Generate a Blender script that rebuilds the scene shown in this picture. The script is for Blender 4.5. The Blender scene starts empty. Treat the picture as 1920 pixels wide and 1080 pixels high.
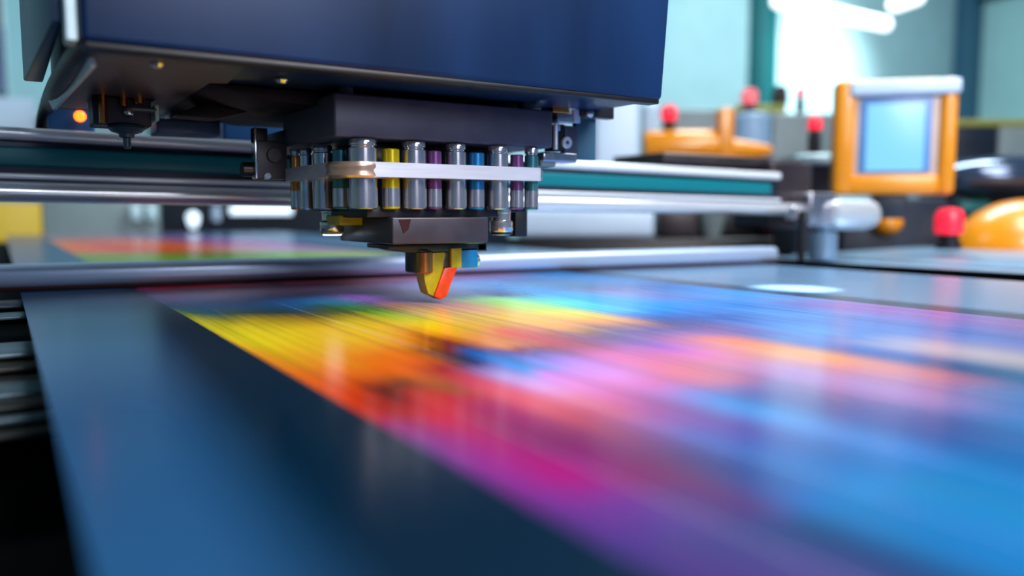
import bpy, bmesh, math, random
from mathutils import Vector, Matrix
random.seed(4)
sc = bpy.context.scene
col = sc.collection
PI = math.pi

# ------------------------------------------------------------------ camera frame
# world: sheet top is z = 0, X runs along the gantry rails, Y along the sheet length
FPX = 1500.0
EYE = Vector((0, 0, 0.15))
PITCH = math.atan(140 / FPX)
YAW = math.atan(960 * math.cos(PITCH) / FPX)
FW = Vector((math.sin(YAW) * math.cos(PITCH), math.cos(YAW) * math.cos(PITCH), -math.sin(PITCH)))
RT = Vector((math.cos(YAW), -math.sin(YAW), 0))
UP = RT.cross(FW)
FLOOR = -0.9

def ray(px, py): return FW + RT * ((px - 960) / FPX) - UP * ((py - 540) / FPX)
def at(px, py, Y):
    r = ray(px, py); return EYE + r * (Y / r.y)
def on(px, py, z=0.0):
    r = ray(px, py); return EYE + r * ((z - EYE.z) / r.z)
def X(px, Y, py=400): return at(px, py, Y).x
def Zp(py, px, Y): return at(px, py, Y).z

# ------------------------------------------------------------------ materials
def lin(c):
    out = []
    for v in c:
        v /= 255.0
        out.append(v / 12.92 if v <= 0.04045 else ((v + 0.055) / 1.055) ** 2.4)
    return out
def mat(name, rgb, rough=0.5, metal=0.0, noise=0.12, scale=40.0, spec=0.5, coat=0.0, stretch=(1, 1, 1), bump=0.0, emit=None, estr=0.0):
    m = bpy.data.materials.new(name); m.use_nodes = True
    nt = m.node_tree; N = nt.nodes; L = nt.links
    b = N['Principled BSDF']
    tc = N.new('ShaderNodeTexCoord'); mp = N.new('ShaderNodeMapping'); nz = N.new('ShaderNodeTexNoise')
    mp.inputs['Scale'].default_value = stretch
    nz.inputs['Scale'].default_value = scale; nz.inputs['Detail'].default_value = 4
    L.new(tc.outputs['Object'], mp.inputs[0]); L.new(mp.outputs[0], nz.inputs['Vector'])
    r = N.new('ShaderNodeValToRGB')
    c = lin(rgb)
    r.color_ramp.elements[0].color = [v * (1 - noise) for v in c] + [1]
    r.color_ramp.elements[1].color = [min(1, v * (1 + noise)) for v in c] + [1]
    r.color_ramp.elements[0].position = .3; r.color_ramp.elements[1].position = .7
    L.new(nz.outputs['Fac'], r.inputs[0]); L.new(r.outputs[0], b.inputs['Base Color'])
    mr = N.new('ShaderNodeMapRange')
    mr.inputs['To Min'].default_value = max(0.02, rough * .85); mr.inputs['To Max'].default_value = min(1, rough * 1.15)
    L.new(nz.outputs['Fac'], mr.inputs['Value']); L.new(mr.outputs[0], b.inputs['Roughness'])
    b.inputs['Metallic'].default_value = metal
    b.inputs['Specular IOR Level'].default_value = spec
    b.inputs['Coat Weight'].default_value = coat
    b.inputs['Coat Roughness'].default_value = .1
    if bump:
        bp = N.new('ShaderNodeBump'); bp.inputs['Strength'].default_value = bump; bp.inputs['Distance'].default_value = .002
        L.new(nz.outputs['Fac'], bp.inputs['Height']); L.new(bp.outputs[0], b.inputs['Normal'])
    if emit:
        b.inputs['Emission Color'].default_value = lin(emit) + [1]; b.inputs['Emission Strength'].default_value = estr
    return m

M = {}
M['navy'] = mat('navy_painted_cover', (15, 40, 76), .32, .1, .5, 3.5, stretch=(1, 1, .25), spec=.3)
M['side'] = mat('blue_grey_side_paint', (74, 96, 128), .35, .2)
M['strip'] = mat('pale_edge_trim', (205, 232, 240), .35, .1)
M['black'] = mat('black_plastic', (14, 15, 20), .4)
M['chassis'] = mat('dark_chassis_metal', (8, 7, 9), .5, 0, .3, 12, spec=.2)
M['tray'] = mat('brown_grey_tray_metal', (84, 70, 74), .35, .3, .25, 15)
M['head'] = mat('graphite_head_paint', (74, 78, 98), .45, .3, .12, 30)
M['lower'] = mat('charcoal_block_paint', (58, 54, 66), .4, .3, .15, 30)
M['plate'] = mat('satin_aluminium_plate', (222, 226, 242), .32, .55, .06, 60, stretch=(.15, 1, 3))
M['chrome'] = mat('polished_steel', (215, 212, 218), .14, .9, .06, 30, stretch=(1, 1, .1))
M['steel'] = mat('brushed_steel', (200, 196, 206), .2, .92, .15, 40, stretch=(1, 1, .1))
M['warm'] = mat('warm_tinted_steel', (196, 166, 146), .25, .7, .1, 40)
M['darksteel'] = mat('dark_burnished_steel', (78, 74, 78), .3, .9, .2, 40)
M['brass'] = mat('warm_brass', (205, 130, 70), .22, 1, .2, 30)
M['yel'] = mat('yellow_tinted_metal', (205, 180, 20), .25, .55, .15, 30, stretch=(1, 1, .1))
M['cyan'] = mat('blue_tinted_metal', (40, 120, 180), .25, .6, .15, 30, stretch=(1, 1, .1))
M['teal'] = mat('teal_tinted_metal', (60, 120, 130), .25, .6, .15, 30, stretch=(1, 1, .1))
M['vio'] = mat('violet_tinted_metal', (120, 75, 130), .25, .6, .15, 30, stretch=(1, 1, .1))
M['olive'] = mat('olive_yellow_resin', (180, 160, 10), .35, 0, .15, 60)
M['redblade'] = mat('orange_red_resin', (225, 62, 20), .3, 0, .25, 60)
M['bluebit'] = mat('blue_resin', (25, 110, 170), .3, .1)
M['rail'] = mat('ground_steel_rail', (235, 240, 248), .25, .3, .05, 20, stretch=(.05, 1, 1))
M['rod'] = mat('chromed_guide_rod', (240, 244, 250), .17, .6, .03, 20, stretch=(.05, 1, 1))
M['beltteal'] = mat('teal_belt_cover', (0, 112, 124), .4, .1, .1, 10, stretch=(.1, 1, 1))
M['beam'] = mat('dark_anodised_beam', (46, 50, 66), .32, .6, .15, 12, stretch=(.1, 1, 1))
M['bar'] = mat('satin_roller_metal', (176, 194, 222), .3, .45, .08, 15, stretch=(.1, 1, 1))
M['redline'] = mat('dark_red_lip', (46, 8, 14), .55, spec=.25)
M['bed'] = mat('blue_grey_bed_metal', (130, 160, 188), .34, .5, .08, 10)
M['profile'] = mat('aluminium_profile', (74, 96, 108), .35, .3, .12, 20)
M['olivedark'] = mat('dark_olive_profile', (30, 32, 28), .5, .1)
M['basedark'] = mat('dark_base_panel', (8, 11, 18), .55)
M['gapblack'] = mat('black_rubber_channel', (4, 5, 8), .8, spec=.1)
M['wall'] = mat('pale_teal_plaster', (150, 184, 190), .8, 0, .05, 2)
M['wallr'] = mat('grey_teal_plaster', (150, 190, 192), .8, 0, .05, 2)
M['ceil'] = mat('slate_ceiling_paint', (52, 84, 104), .85, 0, .08, 2)
M['floor'] = mat('grey_concrete_floor', (70, 80, 90), .5, 0, .2, 3)
M['green'] = mat('green_painted_column', (0, 92, 96), .5, 0, .08, 5)
M['bluecol'] = mat('blue_grey_steelwork', (42, 88, 112), .6, 0, .08, 5)
M['orange'] = mat('orange_enamel', (232, 142, 0), .35, 0, .06, 6, coat=.3)
M['cream'] = mat('pale_bezel_plastic', (205, 178, 168), .4, 0, .06, 20)
M['white'] = mat('white_blue_enamel', (196, 215, 238), .45, 0, .05, 6)
M['drum'] = mat('pale_blue_drum', (150, 185, 220), .4, 0, .08, 6)
M['greybox'] = mat('grey_green_cabinet', (130, 145, 148), .5, 0, .1, 6)
M['darkmach'] = mat('dark_machine_paint', (32, 40, 54), .4, .2, .3, 5)
M['darkhull'] = mat('matte_dark_machine_paint', (24, 30, 40), .6, 0, .3, 2, spec=.2)
M['brownmach'] = mat('dark_brown_machine_paint', (58, 50, 54), .35, .4, .3, 6)
M['hood'] = mat('glossy_dark_hood', (60, 76, 104), .16, .5, .1, 5, coat=.6)
M['olivegreen'] = mat('yellow_green_paint', (150, 150, 60), .5)
M['red'] = mat('red_signal_cap', (250, 40, 60), .3, 0, .06, 30, emit=(255, 30, 60), estr=.7)
M['pink'] = mat('pale_red_signal_cap', (250, 120, 130), .3, 0, .06, 30, emit=(255, 90, 100), estr=.45)
M['led'] = mat('orange_indicator_lamp', (255, 120, 20), .3, 0, .05, 20, emit=(255, 95, 20), estr=5)
M['screen'] = mat('lit_blue_screen', (40, 80, 110), .3, 0, .05, 3, emit=(140, 218, 255), estr=.95)
M['screenedge'] = mat('blue_screen_rim', (90, 140, 200), .35, 0, .05, 5)
M['tube'] = mat('lit_lamp_tube', (255, 255, 255), .4, 0, .01, 5, emit=(240, 250, 255), estr=2.2)
M['uv'] = mat('lit_curing_lens', (255, 255, 255), .4, 0, .01, 5, emit=(210, 230, 255), estr=8)
M['pane'] = mat('daylight_pane', (110, 160, 170), .4, 0, .05, 3, emit=(160, 222, 235), estr=.28)
M['bluebox'] = mat('blue_enclosure', (34, 92, 150), .5, 0, .08, 6)
M['yellowbox'] = mat('yellow_enamel', (235, 190, 10), .4)
M['glowbar'] = mat('reflection_glow', (235, 245, 255), .4, 0, .01, 5, emit=(215, 235, 255), estr=1.6)  # emission standing in for white reflections

# ------------------------------------------------------------------ mesh helpers
WL = {}
def xform(bm, verts, m): bmesh.ops.transform(bm, matrix=m, verts=verts)
def box(bm, x0, x1, y0, y1, z0, z1, r=0.0, seg=3, rot=None):
    t = bmesh.new()
    bmesh.ops.create_cube(t, size=1)
    bmesh.ops.transform(t, matrix=Matrix.Translation(((x0+x1)/2, (y0+y1)/2, (z0+z1)/2)) @ Matrix.Diagonal((abs(x1-x0), abs(y1-y0), abs(z1-z0), 1)), verts=t.verts)
    if r > 0:
        r = min(r, abs(x1-x0)*.49, abs(y1-y0)*.49, abs(z1-z0)*.49)
        bmesh.ops.bevel(t, geom=list(t.edges), offset=r, segments=seg, profile=.5, affect='EDGES')
    if rot is not None: bmesh.ops.transform(t, matrix=rot, verts=t.verts)
    merge(bm, t)
def merge(bm, t):
    me = bpy.data.meshes.new('tmp'); t.to_mesh(me); t.free(); bm.from_mesh(me); bpy.data.meshes.remove(me)
AX = {'Z': Matrix.Identity(4), 'X': Matrix.Rotation(PI/2, 4, 'Y'), 'Y': Matrix.Rotation(-PI/2, 4, 'X')}
def lathe(bm, prof, c, axis='Z', seg=32, rot=None):
    """prof: list of (radius, height) along axis; closed with caps where radius is 0"""
    t = bmesh.new(); rings = []
    for r, h in prof:
        if r <= 1e-6: rings.append([t.verts.new((0, 0, h))])
        else: rings.append([t.verts.new((r*math.cos(2*PI*k/seg), r*math.sin(2*PI*k/seg), h)) for k in range(seg)])
    for a, b in zip(rings, rings[1:]):
        for k in range(seg):
            k2 = (k+1) % seg
            if len(a) == 1 and len(b) == 1: continue
            if len(a) == 1: t.faces.new((a[0], b[k2], b[k]))
            elif len(b) == 1: t.faces.new((a[k], a[k2], b[0]))
            else: t.faces.new((a[k], a[k2], b[k2], b[k]))
    m = Matrix.Translation(c) @ (rot if rot is not None else AX[axis])
    bmesh.ops.transform(t, matrix=m, verts=t.verts)
    bmesh.ops.recalc_face_normals(t, faces=t.faces)
    merge(bm, t)
def cyl(bm, c, r, h0, h1, axis='Z', b=None, seg=32, rot=None):
    b = min(r*.12, abs(h1-h0)*.2) if b is None else b
    lathe(bm, [(0, h0), (r-b, h0), (r, h0+b), (r, h1-b), (r-b, h1), (0, h1)], c, axis, seg, rot)
def prism(bm, pts, d, r=0.0):
    """pts: polygon of Vectors, extruded by vector d"""
    t = bmesh.new()
    a = [t.verts.new(p) for p in pts]; b = [t.verts.new(Vector(p)+Vector(d)) for p in pts]
    n = len(a)
    t.faces.new(a); t.faces.new(list(reversed(b)))
    for k in range(n): t.faces.new((a[k], b[k], b[(k+1) % n], a[(k+1) % n]))
    bmesh.ops.recalc_face_normals(t, faces=t.faces)
    if r: bmesh.ops.bevel(t, geom=list(t.edges), offset=r, segments=2, profile=.5, affect='EDGES')
    merge(bm, t)
def sweep(bm, pts, r, seg=14, n=10):
    P = [Vector(p) for p in pts]; path = []
    E = [P[0]*2-P[1]] + P + [P[-1]*2-P[-2]]
    for i in range(1, len(E)-2):
        for k in range(n):
            s = k/n; a, b_, c, d = E[i-1], E[i], E[i+1], E[i+2]
            path.append(.5*((2*b_)+(c-a)*s+(2*a-5*b_+4*c-d)*s*s+(-a+3*b_-3*c+d)*s**3))
    path.append(P[-1])
    t = bmesh.new(); rings = []
    for i, p in enumerate(path):
        d = (path[min(i+1, len(path)-1)]-path[max(i-1, 0)]).normalized()
        u = d.cross(Vector((0.13, .2, 1))).normalized(); v = d.cross(u)
        rings.append([t.verts.new(p+u*r*math.cos(2*PI*k/seg)+v*r*math.sin(2*PI*k/seg)) for k in range(seg)])
    for a, b_ in zip(rings, rings[1:]):
        for k in range(seg): t.faces.new((a[k], a[(k+1) % seg], b_[(k+1) % seg], b_[k]))
    t.faces.new(rings[0]); t.faces.new(rings[-1])
    bmesh.ops.recalc_face_normals(t, faces=t.faces)
    merge(bm, t)
def ball(bm, c, r, sz=1.0, seg=24):
    prof = [(r*math.sin(PI*k/12), -r*sz*math.cos(PI*k/12)) for k in range(13)]
    prof[0] = (0, prof[0][1]); prof[-1] = (0, prof[-1][1])
    lathe(bm, prof, c, 'Z', seg)

def obj(name, bm, m, parent=None, loc=None, label=None):
    o_loc = WL[parent.name] if parent is not None else Vector((0, 0, 0))
    # origin of the mesh at its own base
    if loc is None:
        xs = [v.co for v in bm.verts]
        loc = Vector(((min(v.x for v in xs)+max(v.x for v in xs))/2, (min(v.y for v in xs)+max(v.y for v in xs))/2, min(v.z for v in xs)))
    loc = Vector(loc)
    bmesh.ops.translate(bm, verts=bm.verts, vec=-loc)
    for e in bm.edges:
        if len(e.link_faces) == 2 and e.calc_face_angle(0) > math.radians(32): e.smooth = False
    for f in bm.faces: f.smooth = True
    me = bpy.data.meshes.new(name); bm.to_mesh(me); bm.free(); me.materials.append(m)
    o = bpy.data.objects.new(name, me); col.objects.link(o)
    o.location = loc - o_loc
    if parent is not None: o.parent = parent
    WL[o.name] = loc
    if label: o['label'] = label
    return o
def thing(name, label, cat, loc, group=None):
    o = bpy.data.objects.new(name, None); col.objects.link(o); o.empty_display_size = .05
    o.location = loc; WL[o.name] = Vector(loc)
    return tag(o, label, cat, group)
def tag(o, label, cat, group=None, kind=None):
    o['label'] = label; o['category'] = cat
    if group: o['group'] = group
    if kind: o['kind'] = kind
    return o
def struct(name, bm, m, parent=None):
    o = obj(name, bm, m, parent)
    if parent is None: o['kind'] = 'structure'
    return o
B = bmesh.new

# ------------------------------------------------------------------ the room
WY, WX, CZ = 10.5, 19.3, 6.2
bm = B(); box(bm, -8, WX+.2, -5, WY+.2, FLOOR-.1, FLOOR); struct('floor', bm, M['floor'])
bm = B(); box(bm, -8, WX+.2, WY, WY+.2, FLOOR, CZ); struct('wall_back', bm, M['wall'])
bm = B(); box(bm, WX, WX+.2, -5, WY, FLOOR, CZ); struct('wall_right', bm, M['wallr'])
bm = B(); box(bm, -8.2, -8, -5, WY+.2, FLOOR, CZ); struct('wall_left', bm, M['wallr'])
bm = B(); box(bm, -8.2, WX+.2, -5, WY+.2, CZ, CZ+.2); struct('ceiling', bm, M['ceil'])
bm = B(); box(bm, X(1418, WY-.3), X(1450, WY-.3), WY-.3, WY, FLOOR, CZ, .02); struct('trim_1', bm, M['green'])
bm = B(); box(bm, WX-.5, WX, WY-.4, WY, FLOOR, CZ, .02); struct('trim_2', bm, M['bluecol'])
bm = B(); box(bm, WX-.5, WX, -5, WY-.4, 5.0, CZ, .02); struct('trim_3', bm, M['bluecol'])
w = B(); x0, x1 = X(30, WY), X(112, WY)
for (a, b_, c, d) in ((x0-.06, x0, 1.2, 4.6), (x1, x1+.06, 1.2, 4.6), (x0, x1, 1.2, 1.26), (x0, x1, 4.54, 4.6), (x0, x1, 2.9, 2.96)):
    box(w, a, b_, WY-.08, WY, c, d, .005)
wo = struct('window_1', w, M['strip'])
w = B(); box(w, x0, x1, WY-.05, WY-.01, 1.26, 4.54); obj('pane', w, M['pane'], wo)

# ------------------------------------------------------------------ printed sheet
XL, XR = 0.2215, 1.215
S0, S1 = 0.0252, 1.90
def lanex(s): return on(1200, 390+s*1200).x
LANES = [
 (.575, [(258,150,0,90),(290,110,60,130),(320,0,70,120),(345,110,140,20),(380,238,228,0),(430,255,215,0),(480,255,160,0),(560,255,115,0),(640,250,75,0),(690,220,35,10),(720,170,40,130),(780,120,60,150),(850,122,55,152),(950,110,50,140),(1050,82,52,132),(1150,80,60,140),(1230,66,52,128)]),
 (.53, [(275,190,0,70),(310,130,80,150),(340,0,75,130),(370,60,110,70),(400,242,230,0),(460,255,238,0),(520,255,190,0),(580,255,130,0),(640,255,80,0),(690,205,35,0),(730,190,22,10),(765,190,20,110),(830,182,30,150),(900,190,45,165),(1000,170,50,165),(1080,130,60,165),(1180,95,60,155),(1280,90,60,145)]),
 (.48, [(310,200,20,60),(350,120,80,150),(380,0,80,140),(410,20,90,100),(430,140,140,10),(460,250,225,0),(520,255,220,0),(580,255,175,0),(640,255,120,0),(680,200,70,0),(700,120,35,0),(740,115,5,0),(790,210,5,20),(830,225,0,60),(870,200,0,100),(950,190,10,130),(1050,198,0,130),(1150,125,50,160),(1250,92,60,152),(1400,80,65,140)]),
 (.44, [(335,190,25,60),(375,120,80,140),(410,0,75,140),(450,70,95,60),(480,230,200,0),(540,255,225,0),(600,255,200,0),(660,255,150,0),(710,245,110,0),(755,115,42,0),(800,220,42,0),(850,222,10,30),(890,190,0,80),(950,165,0,105),(1020,150,5,110),(1100,165,0,128),(1180,150,20,120),(1250,108,50,138),(1350,90,65,140),(1500,70,70,140)]),
 (.40, [(364,190,30,60),(410,110,70,120),(450,0,75,140),(490,50,70,50),(520,200,170,0),(570,255,215,0),(630,255,200,0),(700,255,130,0),(760,255,110,0),(800,205,95,10),(840,160,85,20),(880,200,40,40),(920,180,20,100),(980,175,15,110),(1060,150,30,105),(1150,140,25,110),(1230,130,25,100),(1300,115,45,115),(1400,90,60,130),(1500,70,75,150),(1650,30,75,130)]),
 (.36, [(401,200,50,70),(450,110,60,100),(490,0,75,140),(540,40,70,60),(570,190,150,10),(620,255,205,0),(680,255,200,0),(740,255,140,0),(790,250,110,0),(840,170,20,20),(870,200,50,60),(910,230,60,90),(960,245,90,110),(1020,250,95,115),(1090,218,70,100),(1150,180,60,110),(1220,140,50,120),(1290,95,50,120),(1370,70,65,135),(1450,60,90,170),(1550,15,120,205),(1700,0,140,215),(1850,30,125,195)]),
 (.33, [(432,205,60,80),(480,110,60,95),(520,0,75,140),(570,20,80,120),(600,120,110,10),(640,250,215,0),(700,255,200,0),(750,250,150,0),(790,140,60,10),(830,40,15,40),(870,35,15,80),(900,150,120,200),(940,195,170,240),(1000,245,160,235),(1060,250,125,165),(1130,225,85,130),(1200,170,90,180),(1270,100,95,190),(1340,70,100,190),(1440,30,110,195),(1540,20,125,205),(1650,0,145,220),(1780,0,140,215),(1900,20,130,205)]),
 (.30, [(470,190,70,90),(530,100,60,95),(570,0,75,130),(610,30,70,60),(640,80,110,10),(680,220,190,0),(730,255,205,0),(780,250,150,0),(820,160,60,10),(860,110,0,30),(900,30,90,180),(940,10,120,220),(980,0,150,250),(1010,90,150,240),(1040,230,140,245),(1100,255,140,225),(1170,235,100,180),(1240,185,80,170),(1310,140,80,180),(1380,110,80,180),(1460,60,90,185),(1560,15,110,195),(1680,0,130,210),(1800,15,125,200),(1910,30,140,205)]),
 (.27, [(520,160,80,110),(580,100,60,95),(620,40,70,110),(660,20,90,100),(700,80,150,20),(740,190,220,0),(790,255,220,0),(850,255,190,0),(900,255,150,0),(945,240,140,30),(970,150,20,40),(1000,90,70,170),(1040,170,120,230),(1080,215,140,250),(1140,240,140,240),(1210,235,110,190),(1270,150,130,225),(1330,80,150,235),(1400,75,155,235),(1470,75,140,225),(1560,60,130,215),(1680,50,130,215),(1800,30,125,200),(1910,20,125,200)]),
 (.24, [(577,200,90,110),(640,110,80,120),(680,150,90,170),(720,130,80,160),(760,200,130,90),(800,255,200,110),(860,255,205,80),(910,255,190,20),(960,250,90,0),(1010,220,20,10),(1050,200,10,40),(1090,190,60,110),(1140,245,110,190),(1200,255,120,180),(1270,255,125,150),(1340,235,130,160),(1400,140,120,195),(1460,105,95,175),(1530,90,85,165),(1600,80,80,165),(1680,75,82,165),(1780,60,95,170),(1900,35,110,185)]),
 (.21, [(648,200,110,120),(720,140,100,130),(780,150,120,150),(830,140,130,160),(870,235,170,150),(920,255,190,120),(960,255,205,40),(1010,255,190,0),(1060,255,160,0),(1100,170,110,60),(1140,110,70,130),(1190,140,90,180),(1240,190,100,210),(1300,245,120,200),(1360,240,140,180),(1410,215,150,200),(1470,190,140,210),(1530,190,140,210),(1600,190,140,205),(1680,185,130,195),(1760,150,130,195),(1850,90,125,195),(1920,60,130,200)]),
 (.184, [(705,225,150,180),(770,150,130,180),(840,130,130,170),(890,110,130,150),(930,170,240,130),(980,190,240,110),(1020,200,240,80),(1060,250,230,40),(1110,250,200,20),(1150,240,150,60),(1190,160,100,110),(1240,110,90,170),(1290,180,110,180),(1340,255,140,120),(1400,255,160,120),(1480,255,185,120),(1550,255,170,125),(1620,250,150,130),(1700,225,135,145),(1780,180,115,160),(1850,110,120,180),(1920,60,120,190)]),
 (.168, [(775,215,150,200),(850,120,150,210),(910,60,110,170),(960,50,70,110),(1000,90,190,190),(1050,90,230,190),(1090,50,210,220),(1140,40,190,220),(1180,0,130,230),(1230,50,90,180),(1290,90,80,160),(1350,140,100,180),(1400,120,120,200),(1460,110,150,225),(1530,100,140,225),(1590,80,120,205),(1650,70,100,190),(1740,50,100,170),(1840,35,95,150),(1920,45,110,165)]),
 (.154, [(840,190,150,210),(900,70,130,200),(960,0,110,180),(1020,0,130,210),(1070,0,160,235),(1120,0,165,245),(1170,0,160,255),(1220,0,150,250),(1270,20,120,220),(1330,40,90,190),(1390,80,130,220),(1450,100,160,235),(1510,100,165,235),(1570,95,145,225),(1630,160,165,210),(1700,200,185,205),(1800,205,190,205),(1920,185,180,190)]),
 (.135, [(930,150,130,190),(1000,0,85,140),(1060,0,85,140),(1120,90,90,140),(1180,120,130,195),(1240,100,140,220),(1300,20,140,235),(1360,30,130,230),(1420,80,150,235),(1480,100,160,235),(1550,90,140,220),(1620,90,130,215),(1700,85,130,215),(1800,100,130,210),(1920,110,125,205)]),
 (.118, [(1040,20,130,205),(1100,0,100,170),(1160,0,105,175),(1220,60,100,170),(1280,30,130,215),(1340,60,150,235),(1400,80,160,240),(1460,120,160,230),(1530,145,125,205),(1600,150,115,200),(1700,150,120,205),(1800,145,125,200),(1920,145,120,190)]),
 (.107, [(1150,25,130,205),(1250,10,120,200),(1330,40,145,230),(1400,80,150,235),(1460,120,150,225),(1530,155,125,200),(1600,155,115,190),(1750,145,110,175),(1920,150,115,170)]),
]
# the part of the print behind the pressure bar: py -> colour, for four widths
FARROWS = {
 .575: [(487,120,150,0),(476,150,160,0),(472,245,100,0),(455,255,140,20),(444,90,120,140),(438,180,130,170),(428,215,90,105)],
 .40: [(487,130,150,0),(476,140,150,0),(471,245,80,10),(455,255,100,20),(444,130,130,150),(438,180,130,170),(428,215,90,105)],
 .30: [(487,120,160,10),(476,150,150,10),(470,230,50,20),(455,245,70,20),(444,150,130,120),(438,170,130,170),(428,220,90,105)],
 .20: [(487,90,180,80),(476,110,110,60),(466,230,90,30),(455,255,110,20),(444,190,120,140),(438,90,110,150),(428,210,100,120)],
 .15: [(487,190,210,80),(476,120,190,110),(466,200,160,180),(455,190,80,130),(444,120,90,150),(438,100,110,150),(428,200,90,110)],
 .107: [(487,200,215,70),(476,215,215,120),(466,180,150,200),(455,190,140,215),(444,110,130,180),(438,120,140,180),(428,120,120,160)],
}
def far_for(s):
    ks = sorted(FARROWS)
    if s <= ks[0]: return FARROWS[ks[0]]
    if s >= ks[-1]: return FARROWS[ks[-1]]
    for a, b_ in zip(ks, ks[1:]):
        if a <= s <= b_:
            f = (s-a)/(b_-a)
            return [tuple(p*(1-f)+q*f for p, q in zip(u, v)) for u, v in zip(FARROWS[a], FARROWS[b_])]
TK = 0.25
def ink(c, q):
    """colour of one stop, with a gain that evens out the lamp light"""
    g = .92 if q < .2 else (.92-(q-.2)/.1*.18 if q < .3 else max(.55, .74-(q-.3)/.25*.19))  # gain lifts dim colours near the bar, darkens the overlit foreground
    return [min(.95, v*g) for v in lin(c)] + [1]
def print_material():
    m = bpy.data.materials.new('glossy_streaked_print'); m.use_nodes = True
    nt = m.node_tree; N = nt.nodes; L = nt.links
    b = N['Principled BSDF']
    tc = N.new('ShaderNodeTexCoord'); sp = N.new('ShaderNodeSeparateXYZ'); L.new(tc.outputs['Object'], sp.inputs[0])
    def math_(op, a, b_=None, clamp=False):
        n = N.new('ShaderNodeMath'); n.operation = op; n.use_clamp = clamp
        for i, v in enumerate((a, b_)):
            if v is None: continue
            if isinstance(v, (int, float)): n.inputs[i].default_value = v
            else: L.new(v, n.inputs[i])
        return n.outputs[0]
    def rng(v, a, b_, smooth=True):
        n = N.new('ShaderNodeMapRange'); n.interpolation_type = 'SMOOTHSTEP' if smooth else 'LINEAR'
        L.new(v, n.inputs['Value']); n.inputs['From Min'].default_value = a; n.inputs['From Max'].default_value = b_
        return n.outputs[0]
    def mix(f, a, b_, typ='MIX'):
        n = N.new('ShaderNodeMix'); n.data_type = 'RGBA'; n.blend_type = typ
        if isinstance(f, (int, float)): n.inputs[0].default_value = f
        else: L.new(f, n.inputs[0])
        for i, v in ((6, a), (7, b_)):
            if isinstance(v, (list, tuple)): n.inputs[i].default_value = v
            else: L.new(v, n.inputs[i])
        return n.outputs[2]
    # long wobble so that the lanes have ragged ends: shift t along the sheet by noise that changes only across x
    def noise(sx, sy, detail=3, off=0.0):
        mp = N.new('ShaderNodeMapping'); mp.inputs['Scale'].default_value = (sx, sy, 1); mp.inputs['Location'].default_value = (off, off, off)
        nz = N.new('ShaderNodeTexNoise'); nz.inputs['Scale'].default_value = 1; nz.inputs['Detail'].default_value = detail
        L.new(tc.outputs['Object'], mp.inputs[0]); L.new(mp.outputs[0], nz.inputs['Vector'])
        return nz.outputs['Fac']
    nA = noise(45, .5, 4, 3.1); nB = noise(14, .8, 2, 7.7)
    t0 = math_('DIVIDE', TK, sp.outputs['Y'])
    amp = rng(t0, .155, .24)
    j = math_('MULTIPLY', math_('SUBTRACT', nA, .5), .17)
    jit = math_('ADD', 1.0, math_('MULTIPLY', j, amp))
    t = math_('MULTIPLY', t0, jit, True)
    xw = math_('ADD', sp.outputs['X'], math_('MULTIPLY', math_('MULTIPLY', math_('SUBTRACT', nB, .5), .03), amp))
    prev = None; px = None
    for s, stops in LANES:
        x = lanex(s)
        pts = []
        for (p, r, g, b_) in stops:
            y = on(p, 390+s*p).y
            pts.append((TK/y, (r, g, b_)))
        tmin = min(p[0] for p in pts)
        for (py, r, g, b_) in far_for(s):
            y = on((py-390)/s, py).y
            if TK/y < tmin-.006: pts.append((TK/y, (r, g, b_)))
        pts.sort()
        rp = N.new('ShaderNodeValToRGB'); cr = rp.color_ramp; cr.interpolation = 'LINEAR'
        while len(cr.elements) > 1: cr.elements.remove(cr.elements[-1])
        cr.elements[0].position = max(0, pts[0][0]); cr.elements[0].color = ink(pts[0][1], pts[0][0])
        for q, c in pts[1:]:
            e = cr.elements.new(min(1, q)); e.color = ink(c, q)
        L.new(t, rp.inputs[0])
        if prev is None: prev = rp.outputs[0]
        else: prev = mix(rng(xw, px, x), prev, rp.outputs[0])
        px = x
    # fine jet lines along the feed direction
    nC = noise(210, .3, 2, 1.3)
    fr = N.new('ShaderNodeValToRGB'); fr.color_ramp.elements[0].position = .3; fr.color_ramp.elements[1].position = .46
    fr.color_ramp.elements[0].color = (.3, .28, .32, 1); fr.color_ramp.elements[1].color = (1.0, 1.0, 1.0, 1)
    L.new(nC, fr.inputs[0])
    lines = mix(amp, (1, 1, 1, 1), fr.outputs[0])
    prn = mix(.55, prev, lines, 'MULTIPLY')
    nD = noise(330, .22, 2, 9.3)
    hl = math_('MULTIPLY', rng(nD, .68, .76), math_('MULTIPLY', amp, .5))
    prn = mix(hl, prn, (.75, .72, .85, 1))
    # bare film: slate margin, fading to dark beside the picture
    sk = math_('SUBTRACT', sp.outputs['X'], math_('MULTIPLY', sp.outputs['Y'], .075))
    film = (lin((30, 70, 108)) + [1]); dark = (lin((2, 26, 44)) + [1]); film_r = (lin((98, 128, 160)) + [1])  # right film painted lighter in place of its wall reflection
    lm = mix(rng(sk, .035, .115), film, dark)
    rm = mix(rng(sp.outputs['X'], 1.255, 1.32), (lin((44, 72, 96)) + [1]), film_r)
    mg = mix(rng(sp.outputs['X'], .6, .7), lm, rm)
    inside = math_('MULTIPLY', rng(sp.outputs['X'], XL-.0012, XL+.0012), rng(sp.outputs['X'], XR+.0015, XR-.0015))
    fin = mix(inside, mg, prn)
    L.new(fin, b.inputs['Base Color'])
    b.inputs['Roughness'].default_value = .2
    spm = N.new('ShaderNodeMapRange'); L.new(inside, spm.inputs['Value']); spm.inputs['To Min'].default_value = .08; spm.inputs['To Max'].default_value = .08
    L.new(spm.outputs[0], b.inputs['Specular IOR Level'])
    return m
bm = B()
box(bm, S0, S1, .05, 6.5, -.0012, 0)
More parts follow.
